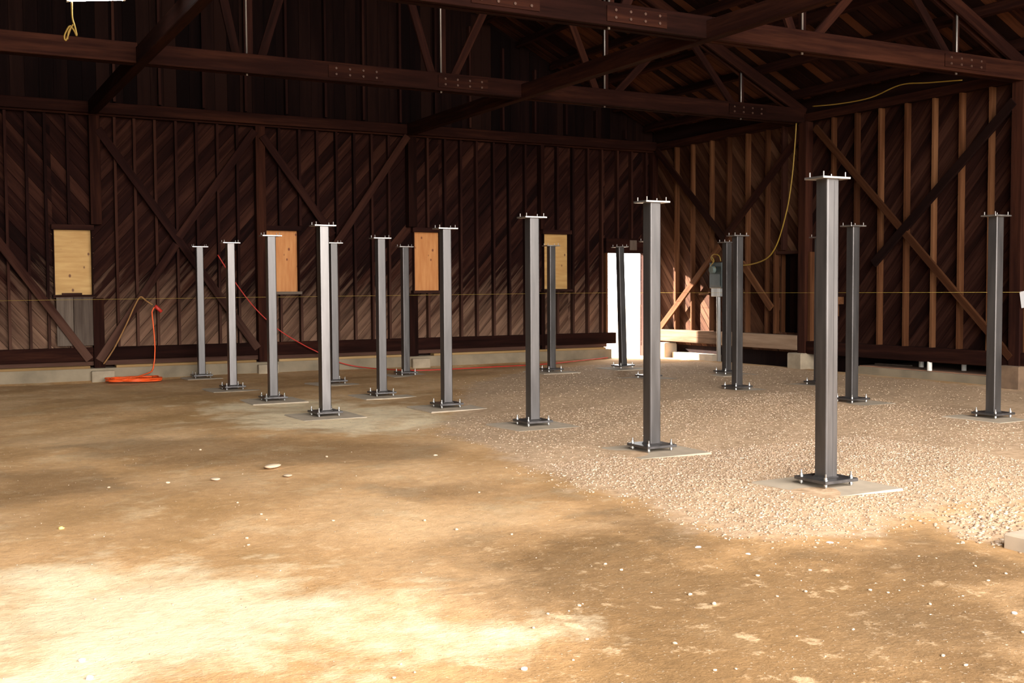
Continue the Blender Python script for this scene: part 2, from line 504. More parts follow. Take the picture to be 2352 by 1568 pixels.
GRAVEL += [(7.0, 5.35), (8.2, 5.0), (15.2, 5.0), (15.2, 19.0), (11.0, 19.3), (8.2, 16.5)]
GRAVEL2 = [g2(*p) for p in ((2165, 1195), (2190, 1215), (2230, 1232), (2300, 1238), (2352, 1215), (2352, 1150), (2250, 1160))]
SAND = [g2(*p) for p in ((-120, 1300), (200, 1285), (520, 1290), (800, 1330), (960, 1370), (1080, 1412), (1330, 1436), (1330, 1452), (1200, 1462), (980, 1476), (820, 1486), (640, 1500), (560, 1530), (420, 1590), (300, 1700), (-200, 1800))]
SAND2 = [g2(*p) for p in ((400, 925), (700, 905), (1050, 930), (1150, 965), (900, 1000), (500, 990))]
DAMP_SHADE = [[g2(*p) for p in q] for q in (
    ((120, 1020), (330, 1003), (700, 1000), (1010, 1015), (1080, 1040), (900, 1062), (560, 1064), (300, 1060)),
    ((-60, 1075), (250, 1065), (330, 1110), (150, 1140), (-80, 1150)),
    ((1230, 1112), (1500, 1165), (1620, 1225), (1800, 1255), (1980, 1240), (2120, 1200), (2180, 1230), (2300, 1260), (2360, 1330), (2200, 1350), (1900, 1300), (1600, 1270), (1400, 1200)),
    ((2000, 1380), (2400, 1340), (2450, 1600), (2150, 1590)),  # near right corner: shade painted into the floor colour
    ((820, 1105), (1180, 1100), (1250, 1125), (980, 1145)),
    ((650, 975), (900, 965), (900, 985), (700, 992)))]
def sdf_mask(P, poly, soft):
    d = seg_dist(P, poly); s = np.where(inside(P, poly), d, -d)
    return np.clip(0.5 + s / (2 * soft), 0, 1)

X0, X1, Y0, Y1 = X_LEFT, 15.42, Y_NEAR, 21.2
xs = np.concatenate([np.arange(X0, 0, 0.5), np.arange(0, X1, 0.12), [X1]])
ys = np.concatenate([np.arange(Y0, 2.5, 0.5), np.arange(2.5, Y1, 0.12), [Y1]])
gx, gy = np.meshgrid(xs, ys)
P = np.stack([gx.ravel(), gy.ravel()], 1)
gm = np.maximum(sdf_mask(P, GRAVEL, 0.5), sdf_mask(P, GRAVEL2, 0.3))
zz = zf(P[:, 0], P[:, 1]) + 0.03 * np.clip(sdf_mask(P, GRAVEL, 0.9), 0, 1) - 0.015
edge = np.minimum.reduce([P[:, 0] - X0, X1 - P[:, 0], Y1 - P[:, 1]])
zz = np.where(edge < 0.3, zz * 0.3, zz)
nx, ny = len(xs), len(ys)
idx = np.arange(nx * ny).reshape(ny, nx)
faces = np.stack([idx[:-1, :-1], idx[:-1, 1:], idx[1:, 1:], idx[1:, :-1]], -1).reshape(-1, 4)
me = bpy.data.meshes.new('floor')
me.from_pydata(np.column_stack([P, zz]).tolist(), [], faces.tolist())
for p in me.polygons: p.use_smooth = True
def fattr(me, nm, vals):
    a = me.attributes.new(nm, 'FLOAT', 'POINT'); a.data.foreach_set('value', np.asarray(vals, np.float32))
fattr(me, 'gravel', gm)
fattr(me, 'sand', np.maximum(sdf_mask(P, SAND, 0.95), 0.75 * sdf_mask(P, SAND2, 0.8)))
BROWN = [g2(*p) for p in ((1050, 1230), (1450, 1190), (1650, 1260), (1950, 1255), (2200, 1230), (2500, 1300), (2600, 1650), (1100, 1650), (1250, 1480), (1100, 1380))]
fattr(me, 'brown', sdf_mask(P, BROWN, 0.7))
fattr(me, 'damp_shade', np.maximum.reduce([sdf_mask(P, q, 0.45) for q in DAMP_SHADE]))
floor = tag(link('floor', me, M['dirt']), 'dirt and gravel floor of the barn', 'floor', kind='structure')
yard = box('ground', -70, 90, -70, 95, -0.40, -0.10, M['yard']); tag(yard, 'pale dirt yard outside the barn', 'ground', kind='structure')

# ------------------------------------------------------------------ far wall (gable end)
def roof_z(x):                       # underside line of the top chords
    return 5.19 + 0.48 * (15.06 - x) if x > 2.9 else 5.19 + 0.48 * (15.06 - (5.8 - x))
wall_far = empty('wall_far', (0, Y_WALL, 0)); tag(wall_far, 'far gable wall of dark diagonal boards with studs', 'wall', kind='structure')
HOLES = [(2.20, 2.86, 1.545, 2.725), (6.06, 6.76, 1.58, 2.79), (9.25, 9.88, 1.585, 2.82), (12.42, 13.12, 1.60, 2.84), (DOOR[0], DOOR[1], -0.5, DOOR[3])]
to3 = lambda a, b_: Vector((a, Y_WALL, b_))
regL = [(-3.9, 0.24), (2.88, 0.24), (2.88, 4.95), (-3.9, 4.95)]
regR = [(2.88, 0.24), (15.62, 0.24), (15.62, 4.95), (2.88, 4.95)]
regG = [(-3.9, 4.96), (15.62, 4.96), (15.62, roof_z(15.62) + 0.3), (2.9, 11.2), (-3.9, 8.0)]
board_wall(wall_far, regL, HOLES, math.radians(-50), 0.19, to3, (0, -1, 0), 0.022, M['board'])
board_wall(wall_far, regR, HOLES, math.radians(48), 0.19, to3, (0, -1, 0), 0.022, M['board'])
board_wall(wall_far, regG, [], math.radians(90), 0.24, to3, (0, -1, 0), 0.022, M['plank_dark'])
# sheathing behind, so that the joints stay dark (with the openings left free)
def backing(parent, x0, x1, z0, z1): return box('backing', x0, x1, Y_WALL + 0.035, Y_WALL + 0.055, z0, z1, M['plank_dark'], parent)
backing(wall_far, X_LEFT, DOOR[0], 0.0, 5.3)
backing(wall_far, DOOR[0], DOOR[1], DOOR[3], 5.3)
backing(wall_far, DOOR[1], 15.75, 0.0, 5.3)
bm = bmesh.new()
vs = [bm.verts.new(v) for v in ((X_LEFT, 0, 5.29), (15.75, 0, 5.29), (2.9, 0, 11.6))]
f = bm.faces.new(vs); ex = bmesh.ops.extrude_face_region(bm, geom=[f])
bmesh.ops.translate(bm, verts=[v for v in ex['geom'] if isinstance(v, bmesh.types.BMVert)], vec=(0, 0.02, 0))
o = link('backing', bm_mesh('backing', bm), M['plank_dark'], wall_far, (0, 0.035, 0))

FS = [(14, 0), (62, 0), (105, 0), (157, 0), (265, 0), (310, 0), (357, 0), (405, 0), (452, 0), (500, 0), (545, 0), (641, 0), (684, 0), (728, 0), (772, 0), (813, 0), (853, 0), (892, 0), (981, 0), (1020, 0), (1057, 0), (1093, 0), (1132, 0), (1168, 0), (1205, 0), (1278, 0), (1314, 0), (1348, 0), (1380, 0), (1416, 0), (1448, 0), (1481, 0)]
SD = 0.12   # stud depth
Ys0, Ys1 = Y_WALL - SD - 0.012, Y_WALL - 0.012
def free_spans(x, half, z0, z1):
    spans = [(z0, z1)]
    for hx0, hx1, hz0, hz1 in HOLES:
        if x + half > hx0 - 0.02 and x - half < hx1 + 0.02:
            ns = []
            for a, c in spans:
                if hz0 - 0.06 > a: ns.append((a, min(c, hz0 - 0.06)))
                if hz1 + 0.10 < c: ns.append((max(a, hz1 + 0.10), c))
            spans = ns
    return [s for s in spans if s[1] - s[0] > 0.1]
for px, _ in FS:
    x = on_y(px, 450, Y_WALL - 0.06).x
    for hx0, hx1, hz0, hz1 in HOLES:          # a stud beside an opening stands clear of it
        if hx0 - 0.03 < x < hx0 + 0.10: x = hx0 - 0.03
        if hx1 - 0.10 < x < hx1 + 0.03: x = hx1 + 0.03
    for a, c in free_spans(x, 0.022, 0.58, 4.80):
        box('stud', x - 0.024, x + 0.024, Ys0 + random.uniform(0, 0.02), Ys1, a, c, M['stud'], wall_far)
x = 1.0
while x > -3.9:                                # studs just left of the view
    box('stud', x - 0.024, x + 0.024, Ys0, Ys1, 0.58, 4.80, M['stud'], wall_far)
    x -= 0.40
x = 3.3
while x < 15.3:                                # gable studs above the plate
    box('stud', x - 0.024, x + 0.024, Ys0, Ys1, 5.08, min(8.8, roof_z(x) - 0.1), M['stud'], wall_far)
    x += 0.81
POSTS_F = [2.93, 5.98, 9.20, 12.40, 15.40]
for x in POSTS_F[:4]:
    for a, c in free_spans(x, 0.06, 0.16, 4.80):
        box('post', x - 0.095, x + 0.095 if x < 12 else x + 0.0, Ys0 - 0.06, Ys1, a, c, M['timber'], wall_far, 0.006)
box('corner_post', 15.36, 15.52, Y_WALL - 0.19, Y_WALL - 0.03, 0.3, 4.8, M['timber'], wall_far, 0.006)
YB = Ys0 - 0.035
_nb = [0]
def fbrace(p, q, wd=0.15):
    _nb[0] += 1
    a, c = on_y(*p, YB - 0.007 * _nb[0]), on_y(*q, YB - 0.007 * _nb[0])
    return beam('brace', a, c, 0.05, wd, M['stud'], wall_far, side=(0, 1, 0))
fbrace((224, 296), (592, 800)); fbrace((585, 300), (410, 545)); fbrace((405, 560), (228, 828))
fbrace((-40, 508), (206, 826)); fbrace((602, 312), (764, 540)); fbrace((936, 312), (772, 560))
box('top_plate', -3.9, 15.4, Ys0 - 0.05, Ys1, 4.80, 4.83, M['timber'], wall_far)
box('top_beam', -3.9, 15.4, Ys0 - 0.16, Ys0 - 0.02, 4.83, 5.03, M['timber'], wall_far, 0.008)
xs_ = [-3.9, -0.2, 2.83, 5.88, 9.10, 12.5, 14.33]
for a, c in zip(xs_[:-1], xs_[1:]):
    box('sill_timber', a + 0.004, c - 0.004, Ys0 - 0.05, Ys1 - 0.005, 0.33 + random.uniform(-.01, .02), 0.58, M['timber'], wall_far, 0.008)
box('skirt_board', -3.9, 14.1, Ys0 + 0.02, Ys1 - 0.01, 0.25, 0.34, M['stud'], wall_far)
for a, c in zip([-3.9, 3.2, 6.25, 9.6], [2.75, 5.8, 9.0, 13.95]):
    box('mud_sill', a, c, Ys0 - 0.17, Ys0 + 0.02, 0.205, 0.25, M['new_wood'], wall_far)
# loose grey sheet fixed under the first window
box('lining_board', 2.22, 2.50, Ys0 - 0.03, Ys0 - 0.008, 0.62, 1.50, M['grey_board'], wall_far)
box('lining_board', 2.51, 2.84, Ys0 - 0.03, Ys0 - 0.008, 0.62, 1.50, M['grey_board'], wall_far)
found = box('foundation_wall', X_LEFT, 14.08, Ys0 - 0.22, Y_WALL + 0.06, -0.2, 0.205, M['concrete_wall']); tag(found, 'low concrete foundation along the far wall', 'foundation', kind='structure')
for x in (2.95, 6.0, 9.25):
    o = box('pier_block', x - 0.20, x + 0.20, Ys0 - 0.33, Ys0 - 0.222, -0.1, 0.165, M['pier'], found, bevel=0.012)

# windows: boarded up with plywood
WIN = [('ply_yellow', 'window boarded with knotty yellow plywood, leftmost on the far wall'),
       ('ply_orange', 'window boarded with orange plywood, partly behind a steel column'),
       ('ply_orange', 'narrow window boarded with orange plywood in the middle of the far wall'),
       ('ply_yellow', 'window boarded with dull yellow plywood next to the open doorway')]
for i, (h, (pm, lb)) in enumerate(zip(HOLES[:4], WIN)):
    x0, x1, z0, z1 = h
    wn = empty('window_%d' % (i + 1), ((x0 + x1) / 2, Y_WALL, z0)); tag(wn, lb, 'window', kind='structure')
    me = bm_mesh('plywood_panel', box_bm(x1 - x0 + 0.06, 0.015, z1 - z0 + 0.06))
    link('plywood_panel', me, M[pm], wn, (0, 0.028, (z1 - z0) / 2))
    box('jamb', x0 - 0.004, x0 + 0.012, Ys0 + 0.02, Y_WALL + 0.018, z0, z1, M['stud'], wn)
    box('jamb', x1 - 0.012, x1 + 0.004, Ys0 + 0.02, Y_WALL + 0.018, z0, z1, M['stud'], wn)
    box('header', x0 - 0.03, x1 + 0.03, Ys0, Y_WALL + 0.018, z1, z1 + 0.09, M['stud'], wn)
    box('window_sill', x0 - 0.03, x1 + 0.03, Ys0 - 0.02, Y_WALL + 0.018, z0 - 0.055, z0, M['stud'] if i != 1 else M['grey_board'], wn)
    if i == 0:
        box('stop_block', x0 + 0.12, x0 + 0.46, Ys0 - 0.01, Ys0 + 0.03, z0, z0 + 0.035, M['stud'], wn)
    if i == 1:
        box('edge_strip', x0 + 0.012, x0 + 0.07, Y_WALL - 0.02, Y_WALL + 0.018, z0, z1, M['ply_yellow'], wn)
dr = empty('door_1', (DOOR[0], Y_WALL, 0)); tag(dr, 'open doorway in the far wall full of white daylight', 'doorway', kind='structure')
box('jamb', DOOR[0] - 0.055, DOOR[0], Ys0 - 0.01, Y_WALL + 0.06, 0.58, DOOR[3], M['side_stud'], dr)
box('jamb', DOOR[1], DOOR[1] + 0.05, Ys0 - 0.01, Y_WALL + 0.06, 0.0, DOOR[3], M['stud'], dr)
box('header', DOOR[0] - 0.055, DOOR[1] + 0.05, Ys0 - 0.03, Y_WALL + 0.06, DOOR[3], DOOR[3] + 0.34, M['timber'], dr)
# pale scuffed patch of an old notice above the doorway
box('torn_paper', 14.72, 14.92, Ys0 - 0.036, Ys0 - 0.031, 2.50, 2.73, M['grey_board'], dr)

# ------------------------------------------------------------------ right wall
wall_right = empty('wall_right', (X_WALL, 0, 0)); tag(wall_right, 'right side wall of diagonal boards with light studs', 'wall', kind='structure')
to3r = lambda a, b_: Vector((X_WALL, a, b_))
HOLE2 = (16.36, 17.02, 0.69, 2.28)
regRa = [(16.2, 0.30), (21.34, 0.30), (21.34, 5.3), (16.2, 5.3)]
regRb = [(9.6, 0.30), (16.2, 0.30), (16.2, 5.3), (9.6, 5.3)]
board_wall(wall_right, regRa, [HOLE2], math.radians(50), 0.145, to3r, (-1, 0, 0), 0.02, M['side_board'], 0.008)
board_wall(wall_right, regRb, [HOLE2], math.radians(130), 0.17, to3r, (-1, 0, 0), 0.02, M['dark_board'], 0.008)
box('backing', X_WALL + 0.03, X_WALL + 0.05, 17.02, 21.4, -0.1, 5.5, M['plank_dark'], wall_right)
box('backing', X_WALL + 0.03, X_WALL + 0.05, 14.9, 16.36, -0.1, 5.5, M['plank_dark'], wall_right)
box('backing', X_WALL + 0.03, X_WALL + 0.05, 16.36, 17.02, 2.28, 5.5, M['plank_dark'], wall_right)
box('backing', X_WALL + 0.03, X_WALL + 0.05, 16.36, 17.02, -0.1, 0.69, M['plank_dark'], wall_right)
box('backing', X_WALL + 0.03, X_WALL + 0.05, 11.3, 14.9, 0.30, 5.5, M['plank_dark'], wall_right)
box('backing', X_WALL + 0.03, X_WALL + 0.05, Y_NEAR - 0.1, 11.3, -0.1, 5.5, M['plank_dark'], wall_right)
Xs0, Xs1 = X_WALL - 0.135, X_WALL - 0.012
for px in (1555, 1591, 1635, 1675, 1718, 1763, 1914, 1968, 2023, 2083, 2145, 2208, 2276):
    y = on_x(px, 450, (Xs0 + Xs1) / 2).y
    lit = 1560 < px < 1860
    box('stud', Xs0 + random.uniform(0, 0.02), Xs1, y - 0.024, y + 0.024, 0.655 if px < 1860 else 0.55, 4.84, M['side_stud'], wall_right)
y = on_x(1802, 450, X_WALL - 0.07).y
box('stud', Xs0, Xs1, y - 0.03, y + 0.03, 2.36, 4.84, M['stud'], wall_right)
for y in (10.8, 10.2):
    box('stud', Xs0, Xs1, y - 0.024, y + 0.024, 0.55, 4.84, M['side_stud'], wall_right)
for y in (16.16, 11.40):
    box('post', Xs0 - 0.09, Xs1 - 0.02, y - 0.105, y + 0.105, 0.30, 4.84, M['timber'], wall_right, 0.008)
    box('post_cheek', Xs0 - 0.02, Xs1, y - 0.175, y - 0.11, 0.34, 4.80 if y < 12 else 2.3, M['side_stud'], wall_right, 0.004)
XB = Xs0 - 0.035
def rbrace(p, q, wd=0.14, mat='side_stud'):
    _nb[0] += 1
    xb = XB - 0.007 * (_nb[0] - 6)
    return beam('brace', on_x(*p, xb), on_x(*q, xb), 0.05, wd, M[mat], wall_right, side=(1, 0, 0))
rbrace((1846, 300), (1662, 548), 0.16, 'timber'); rbrace((1653, 566), (1517, 752), 0.15)
rbrace((1508, 345), (1664, 550), 0.15, 'timber'); rbrace((1704, 604), (1772, 708), 0.15)
rbrace((1872, 292), (2322, 822), 0.13)
rbrace((2330, 232), (2006, 606), 0.16, 'plank_dark')
box('top_plate', Xs0 - 0.02, Xs1, 9.6, 21.2, 4.84, 5.00, M['timber'], wall_right, 0.006)
box('eave_board', X_WALL - 0.02, X_WALL + 0.01, 9.6, 21.3, 5.00, 5.42, M['plank_dark'], wall_right)
box('sill_timber', Xs0 - 0.09, Xs1, 18.75, 21.0, 0.37, 0.645, M['sill'], wall_right, 0.012)
box('sill_timber', Xs0 - 0.09, Xs1, 16.27, 18.745, 0.355, 0.65, M['sill'], wall_right, 0.012)
box('sill_timber', Xs0 - 0.06, Xs1, 11.5, 16.05, 0.30, 0.55, M['timber'], wall_right, 0.012)
box('sill_timber', Xs0 - 0.06, Xs1, 9.6, 11.3, 0.30, 0.55, M['timber'], wall_right, 0.012)
box('nailed_block', Xs0 - 0.03, Xs1, 15.24, 15.42, 1.28, 1.42, M['side_stud'], wall_right)
box('nailed_block', Xs0 - 0.03, Xs1, 15.36, 15.44, 1.05, 1.28, M['side_stud'], wall_right)
# small boarded hatch in shadow
d2 = empty('door_2', (X_WALL, 16.7, 0.69)); tag(d2, 'dark recessed plank hatch beside the middle post of the right wall', 'hatch', kind='structure')
box('backing', X_WALL + 0.185, X_WALL + 0.20, 16.2, 17.2, 0.5, 2.5, M['plank_dark'], d2)
box('cheek', X_WALL + 0.03, X_WALL + 0.19, 17.06, 17.08, 0.5, 2.5, M['plank_dark'], d2)
box('cheek', X_WALL + 0.03, X_WALL + 0.19, 16.30, 16.33, 0.5, 2.5, M['plank_dark'], d2)
for k in range(5):
    box('plank', X_WALL + 0.16, X_WALL + 0.18, 16.36 + k * 0.132 + 0.003, 16.36 + (k + 1) * 0.132 - 0.003, 0.66, 2.30, M['plank_dark'], d2)
box('jamb', Xs0, X_WALL + 0.16, 17.02, 17.06, 0.66, 2.34, M['side_stud'], d2)
box('jamb', Xs0 + 0.05, X_WALL + 0.16, 16.33, 16.36, 0.66, 2.34, M['stud'], d2)
box('header', Xs0 + 0.02, X_WALL + 0.16, 16.33, 17.06, 2.28, 2.34, M['stud'], d2)
# concrete under the right wall
o = box('kerb', 15.34, 15.75, 18.9, 20.35, -0.1, 0.13, M['concrete']); tag(o, 'low pale concrete kerb under the right wall near the doorway', 'kerb', kind='structure')
o = box('slab', 15.33, 17.6, 11.75, 14.75, -0.2, 0.135, M['concrete_wall'], bevel=0.01); tag(o, 'concrete slab edge running under the right wall', 'slab', kind='structure')
o = box('earth_bed', 15.40, 17.55, 11.8, 14.7, 0.12, 0.150, M['earth']); tag(o, 'dark reddish earth on the slab below the right wall', 'earth', kind='structure')
o = box('skirting', 17.5, 17.55, 11.3, 15.2, -0.1, 0.9, M['plank_dark']); tag(o, 'dark boards closing the space behind the right wall', 'boards', kind='structure')
o = box('skirting', 15.60, 17.5, 15.1, 15.15, -0.1, 0.9, M['plank_dark']); tag(o, 'dark end boards closing the space behind the right wall', 'boards', kind='structure')
o = box('skirting', 15.60, 17.5, 11.3, 11.35, -0.1, 0.9, M['plank_dark']); tag(o, 'dark near end boards closing the space behind the right wall', 'boards', kind='structure')
o = box('skirting', 15.60, 17.56, 11.3, 15.2, 0.9, 0.95, M['plank_dark']); tag(o, 'dark lid over the space behind the right wall', 'boards', kind='structure')
for (y, wd, hgt, x) in ((20.62, 0.28, 0.36, 15.42), (16.22, 0.40, 0.33, 15.40), (11.38, 0.40, 0.36, 15.38)):
    o = box('concrete_pier', x - 0.20, x + 0.16, y - wd / 2, y + wd / 2, -0.1, hgt - 0.02, M['pier_brown'] if y < 12 else (M['pier'] if y < 20 else M['concrete']), wall_right, bevel=0.02)
    o['label'] = 'concrete pier block under the wall'

# ------------------------------------------------------------------ remaining shell: left wall, near wall with its doorways
o = box('wall_left', X_LEFT - 0.1, X_LEFT, Y_NEAR - 0.1, Y_WALL + 0.06, -0.1, 5.6, M['plank_dark']); tag(o, 'dark left side wall of the barn', 'wall', kind='structure')
wall_near = empty('wall_near', (0, Y_NEAR, 0)); tag(wall_near, 'near gable wall with wide doorways behind the viewer', 'wall', kind='structure')
def near_panel(pts):
    bm = bmesh.new()
    f = bm.faces.new([bm.verts.new((a, 0, c)) for a, c in pts]); ex = bmesh.ops.extrude_face_region(bm, geom=[f])
    bmesh.ops.translate(bm, verts=[v for v in ex['geom'] if isinstance(v, bmesh.types.BMVert)], vec=(0, -0.1, 0))
    return link('panel', bm_mesh('panel', bm), M['plank_dark'], wall_near)
near_panel([(X_LEFT, -0.1), (OPEN_X0, -0.1), (OPEN_X0, roof_z(OPEN_X0) + 0.35), (X_LEFT, roof_z(X_LEFT) + 0.35)])
near_panel([(OPEN_X1, -0.1), (15.6, -0.1), (15.6, roof_z(15.6) + 0.35), (OPEN_X1, roof_z(OPEN_X1) + 0.35)])

# ------------------------------------------------------------------ roof
ceiling = empty('ceiling', (2.9, 10, 11.0)); tag(ceiling, 'dark board roof on purlins over the barn', 'roof', kind='structure')
XR, XE = 2.9, 16.1
def rp(x, dz): return Vector((x, 0, roof_z(x) + dz))
slope_r = (rp(XE, 0) - rp(XR, 0)).normalized()
nrm = Vector((0.48, 0, 1)).normalized()
Ln = (rp(XE, 0) - rp(XR, 0)).length
pm = None
y = 8.2
while y < 21.5:                               # sheathing boards, each one a piece
    p, q = rp(XR, 0.36), rp(XE, 0.36)
    dz = random.uniform(0, 0.012)
    o = beam('roof_board', (p.x, y + 0.11, p.z + dz), (q.x, y + 0.11, q.z + dz), 0.205, 0.022, M['roof'], ceiling, bevel=0)
    y += 0.22
for x_a, x_b, ya, yb in ((XR, XE, ROOF_Y0, 8.2),):
    p, q = rp(x_a, 0.36), rp(x_b, 0.36)
    beam('roof_deck', (p.x, (ya + yb) / 2, p.z), (q.x, (ya + yb) / 2, q.z), yb - ya, 0.03, M['roof'], ceiling, bevel=0)
p, q = rp(XR, 0.41), rp(XE, 0.41)
beam('roof_cover', (p.x, (ROOF_Y0 + 21.7) / 2, p.z), (q.x, (ROOF_Y0 + 21.7) / 2, q.z), 21.7 - ROOF_Y0, 0.03, M['plank_dark'], ceiling, bevel=0)
p, q = Vector((XR, (ROOF_Y0 + 21.7) / 2, roof_z(XR) + 0.39)), Vector((-10.4, (ROOF_Y0 + 21.7) / 2, roof_z(XR) + 0.39 - 0.48 * 13.3))
beam('roof_cover', p, q, 21.7 - ROOF_Y0, 0.05, M['plank_dark'], ceiling, bevel=0)
x = 15.2
while x > 3.0:
    z = roof_z(x) + 0.24
    beam('purlin', (x, 5.8, z), (x, 21.25, z), 0.07, 0.19, M['timber'], ceiling, side=(0.9, 0, -0.43))
    x -= 0.85

# trusses
def truss(y, label):
    t = empty('roof_truss', (15.2, y, Z_PLATE)); tag(t, label, 'truss', 'timber roof trusses')
    zc = 4.965
    for s in (-1, 1):
        x = 15.45
        while x > -9.0:
            x2 = max(-9.0, x - 6.3)
            beam('bottom_chord', (x2 + 0.003, y + s * 0.075, zc), (x - 0.003, y + s * 0.075, zc), 0.085, 0.285, M['timber'], t, bevel=0.008)
            x = x2
    for s in (-1, 1):
        beam('top_chord', (15.45, y + s * 0.075, roof_z(15.45) + 0.02), (2.9, y + s * 0.075, roof_z(2.9) + 0.02), 0.06, 0.20, M['timber'], t, bevel=0.006)
    beam('top_chord', (2.9, y, roof_z(2.9) + 0.02), (-9.4, y, roof_z(-9.4) + 0.02), 0.15, 0.20, M['timber'], t, bevel=0.006)
    bots = [4.42, 7.60, 10.78, 13.88]; tops = [2.9, 5.95, 9.20, 12.35, 14.9]
    for i, bx in enumerate(bots):
        beam('web_diagonal', (bx - 0.14, y, 5.02), (tops[i] + 0.1, y, roof_z(tops[i] + 0.1)), 0.055, 0.13, M['timber'], t)
        if i < 3:
            beam('web_diagonal', (bx + 0.20, y, 5.02), (tops[i + 1] + 0.1, y, roof_z(tops[i + 1] + 0.1)), 0.055, 0.13, M['timber'], t)
        me = tube_mesh('tie_rod', [(0, 0, 0), (0, 0, roof_z(bx) - 4.80)], 0.016 if i else 0.014, 8)
        link('tie_rod', me, M['rod'], t, Vector((bx, y - 0.02, 4.80)) - Vector(t.location))
        beam('web_post', (bx + 0.06, y + 0.045, 5.06), (bx + 0.06, y + 0.045, roof_z(bx)), 0.05, 0.10, M['timber'], t, side=(0, 1, 0))
    for bx in (7.95, 6.1, 13.95):
        sp = box('splice_plate', bx - 0.45, bx + 0.45, y - 0.135, y - 0.1205, 4.87, 5.06, M['timber'], t)
        for k in range(4):
            for zz_ in (4.92, 5.01):
                me = cyl_mesh('bolt', 0.018, 0.02, 8)
                link('bolt', me, M['rust'], t, Vector((bx - 0.33 + 0.22 * k, y - 0.134, zz_)) - Vector(t.location), (math.pi / 2, 0, 0))
    return t
truss(11.40, 'nearer timber roof truss crossing the top right, with bolted bottom chord')
truss(16.30, 'farther timber roof truss crossing behind the nearer one')
for x, lb in ((9.12, 'long timber tie beam under the roof, crossing both trusses at centre right'),
              (2.90, 'long timber tie beam at upper left, lit by the strip lamp')):
    o = beam('tie_beam', (x, 5.5, 4.93), (x, 21.1, 4.93), 0.16, 0.24, M['timber'], None, side=(1, 0, 0), bevel=0.01)
    o.location.z += 0.0
    tag(o, lb, 'beam', 'lengthwise tie beams', kind='thing')

# ------------------------------------------------------------------ steel columns
H_COL, SH = 2.44, 0.128
def shaft_mesh():
    bm = bmesh.new()
    h0, h1 = 0.062, H_COL - 0.018
    box_bm(SH, SH, h1 - h0, (0, 0, (h0 + h1) / 2), bm=bm)
    ve = [e for e in bm.edges if abs(e.verts[0].co.z - e.verts[1].co.z) > 0.5]
    bmesh.ops.bevel(bm, geom=ve, offset=0.013, segments=3, affect='EDGES', profile=0.5)
    me = bm_mesh('shaft', bm)
    return me
ME_SHAFT = shaft_mesh()
ME_BASE = bm_mesh('base_plate', box_bm(0.35, 0.35, 0.026, (0, 0, 0.049), bevel=0.003))
ME_CAP = bm_mesh('cap_plate', box_bm(0.29, 0.21, 0.018, (0, 0, H_COL - 0.009), bevel=0.0025))
ME_GROUT = None
ME_BOLT = cyl_mesh('anchor_bolt', 0.0075, 0.112, 10, 0.001)
def nut_mesh(z):
    bm = bmesh.new()
    bmesh.ops.create_cone(bm, cap_ends=True, segments=6, radius1=0.0145, radius2=0.0145, depth=0.016, matrix=Matrix.Translation((0, 0, z)))
    bmesh.ops.create_cone(bm, cap_ends=True, segments=14, radius1=0.019, radius2=0.019, depth=0.004, matrix=Matrix.Translation((0, 0, z - 0.011)))
    return bm_mesh('nut', bm)
ME_NUT, ME_NUT2 = nut_mesh(0.0755), nut_mesh(0.024)
ME_STUD = cyl_mesh('cap_stud', 0.0055, 0.038, 8, H_COL)
def weld_mesh(z, s):
    bm = bmesh.new(); h = SH / 2
    for k in range(4):
        a = [(-h, -h), (h, -h), (h, h), (-h, h)]
        p, q = a[k], a[(k + 1) % 4]
        n_ = ((p[0] + q[0]) / abs(p[0] + q[0] + p[1] + q[1]), (p[1] + q[1]) / abs(p[0] + q[0] + p[1] + q[1]))
        v = [bm.verts.new((c[0], c[1], z)) for c in (p, q)] + [bm.verts.new((c[0], c[1], z + s * 0.011)) for c in (p, q)] + [bm.verts.new((c[0] + n_[0] * 0.011, c[1] + n_[1] * 0.011, z)) for c in (p, q)]
        for f_ in ((0, 1, 3, 2), (0, 4, 5, 1), (2, 3, 5, 4), (0, 2, 4), (1, 5, 3)): bm.faces.new([v[i] for i in f_])
    return bm_mesh('weld_bead', bm)
ME_WELD = weld_mesh(0.062, 1)
ME_SEAM = bm_mesh('weld_seam', box_bm(0.006, 0.003, 2.33, (0.012, -SH / 2 - 0.0005, 1.24)))
ME_SHAFT2 = ME_SHAFT.copy(); ME_SHAFT2.name = 'shaft'
for me_, k_ in ((ME_SHAFT2, 'glare_steel'), (ME_SHAFT, 'steel'), (ME_BASE, 'steel'), (ME_CAP, 'cut_steel'), (ME_BOLT, 'zinc'), (ME_NUT, 'zinc'), (ME_NUT2, 'zinc'), (ME_STUD, 'rod'), (ME_WELD, 'steel'), (ME_SEAM, 'steel')):
    me_.materials.append(M[k_])
def ground_z(x, y):
    Q_ = np.array([[x, y]])
    return float((zf(Q_[:, 0], Q_[:, 1]) + 0.03 * sdf_mask(Q_, GRAVEL, 0.9) - 0.015)[0])
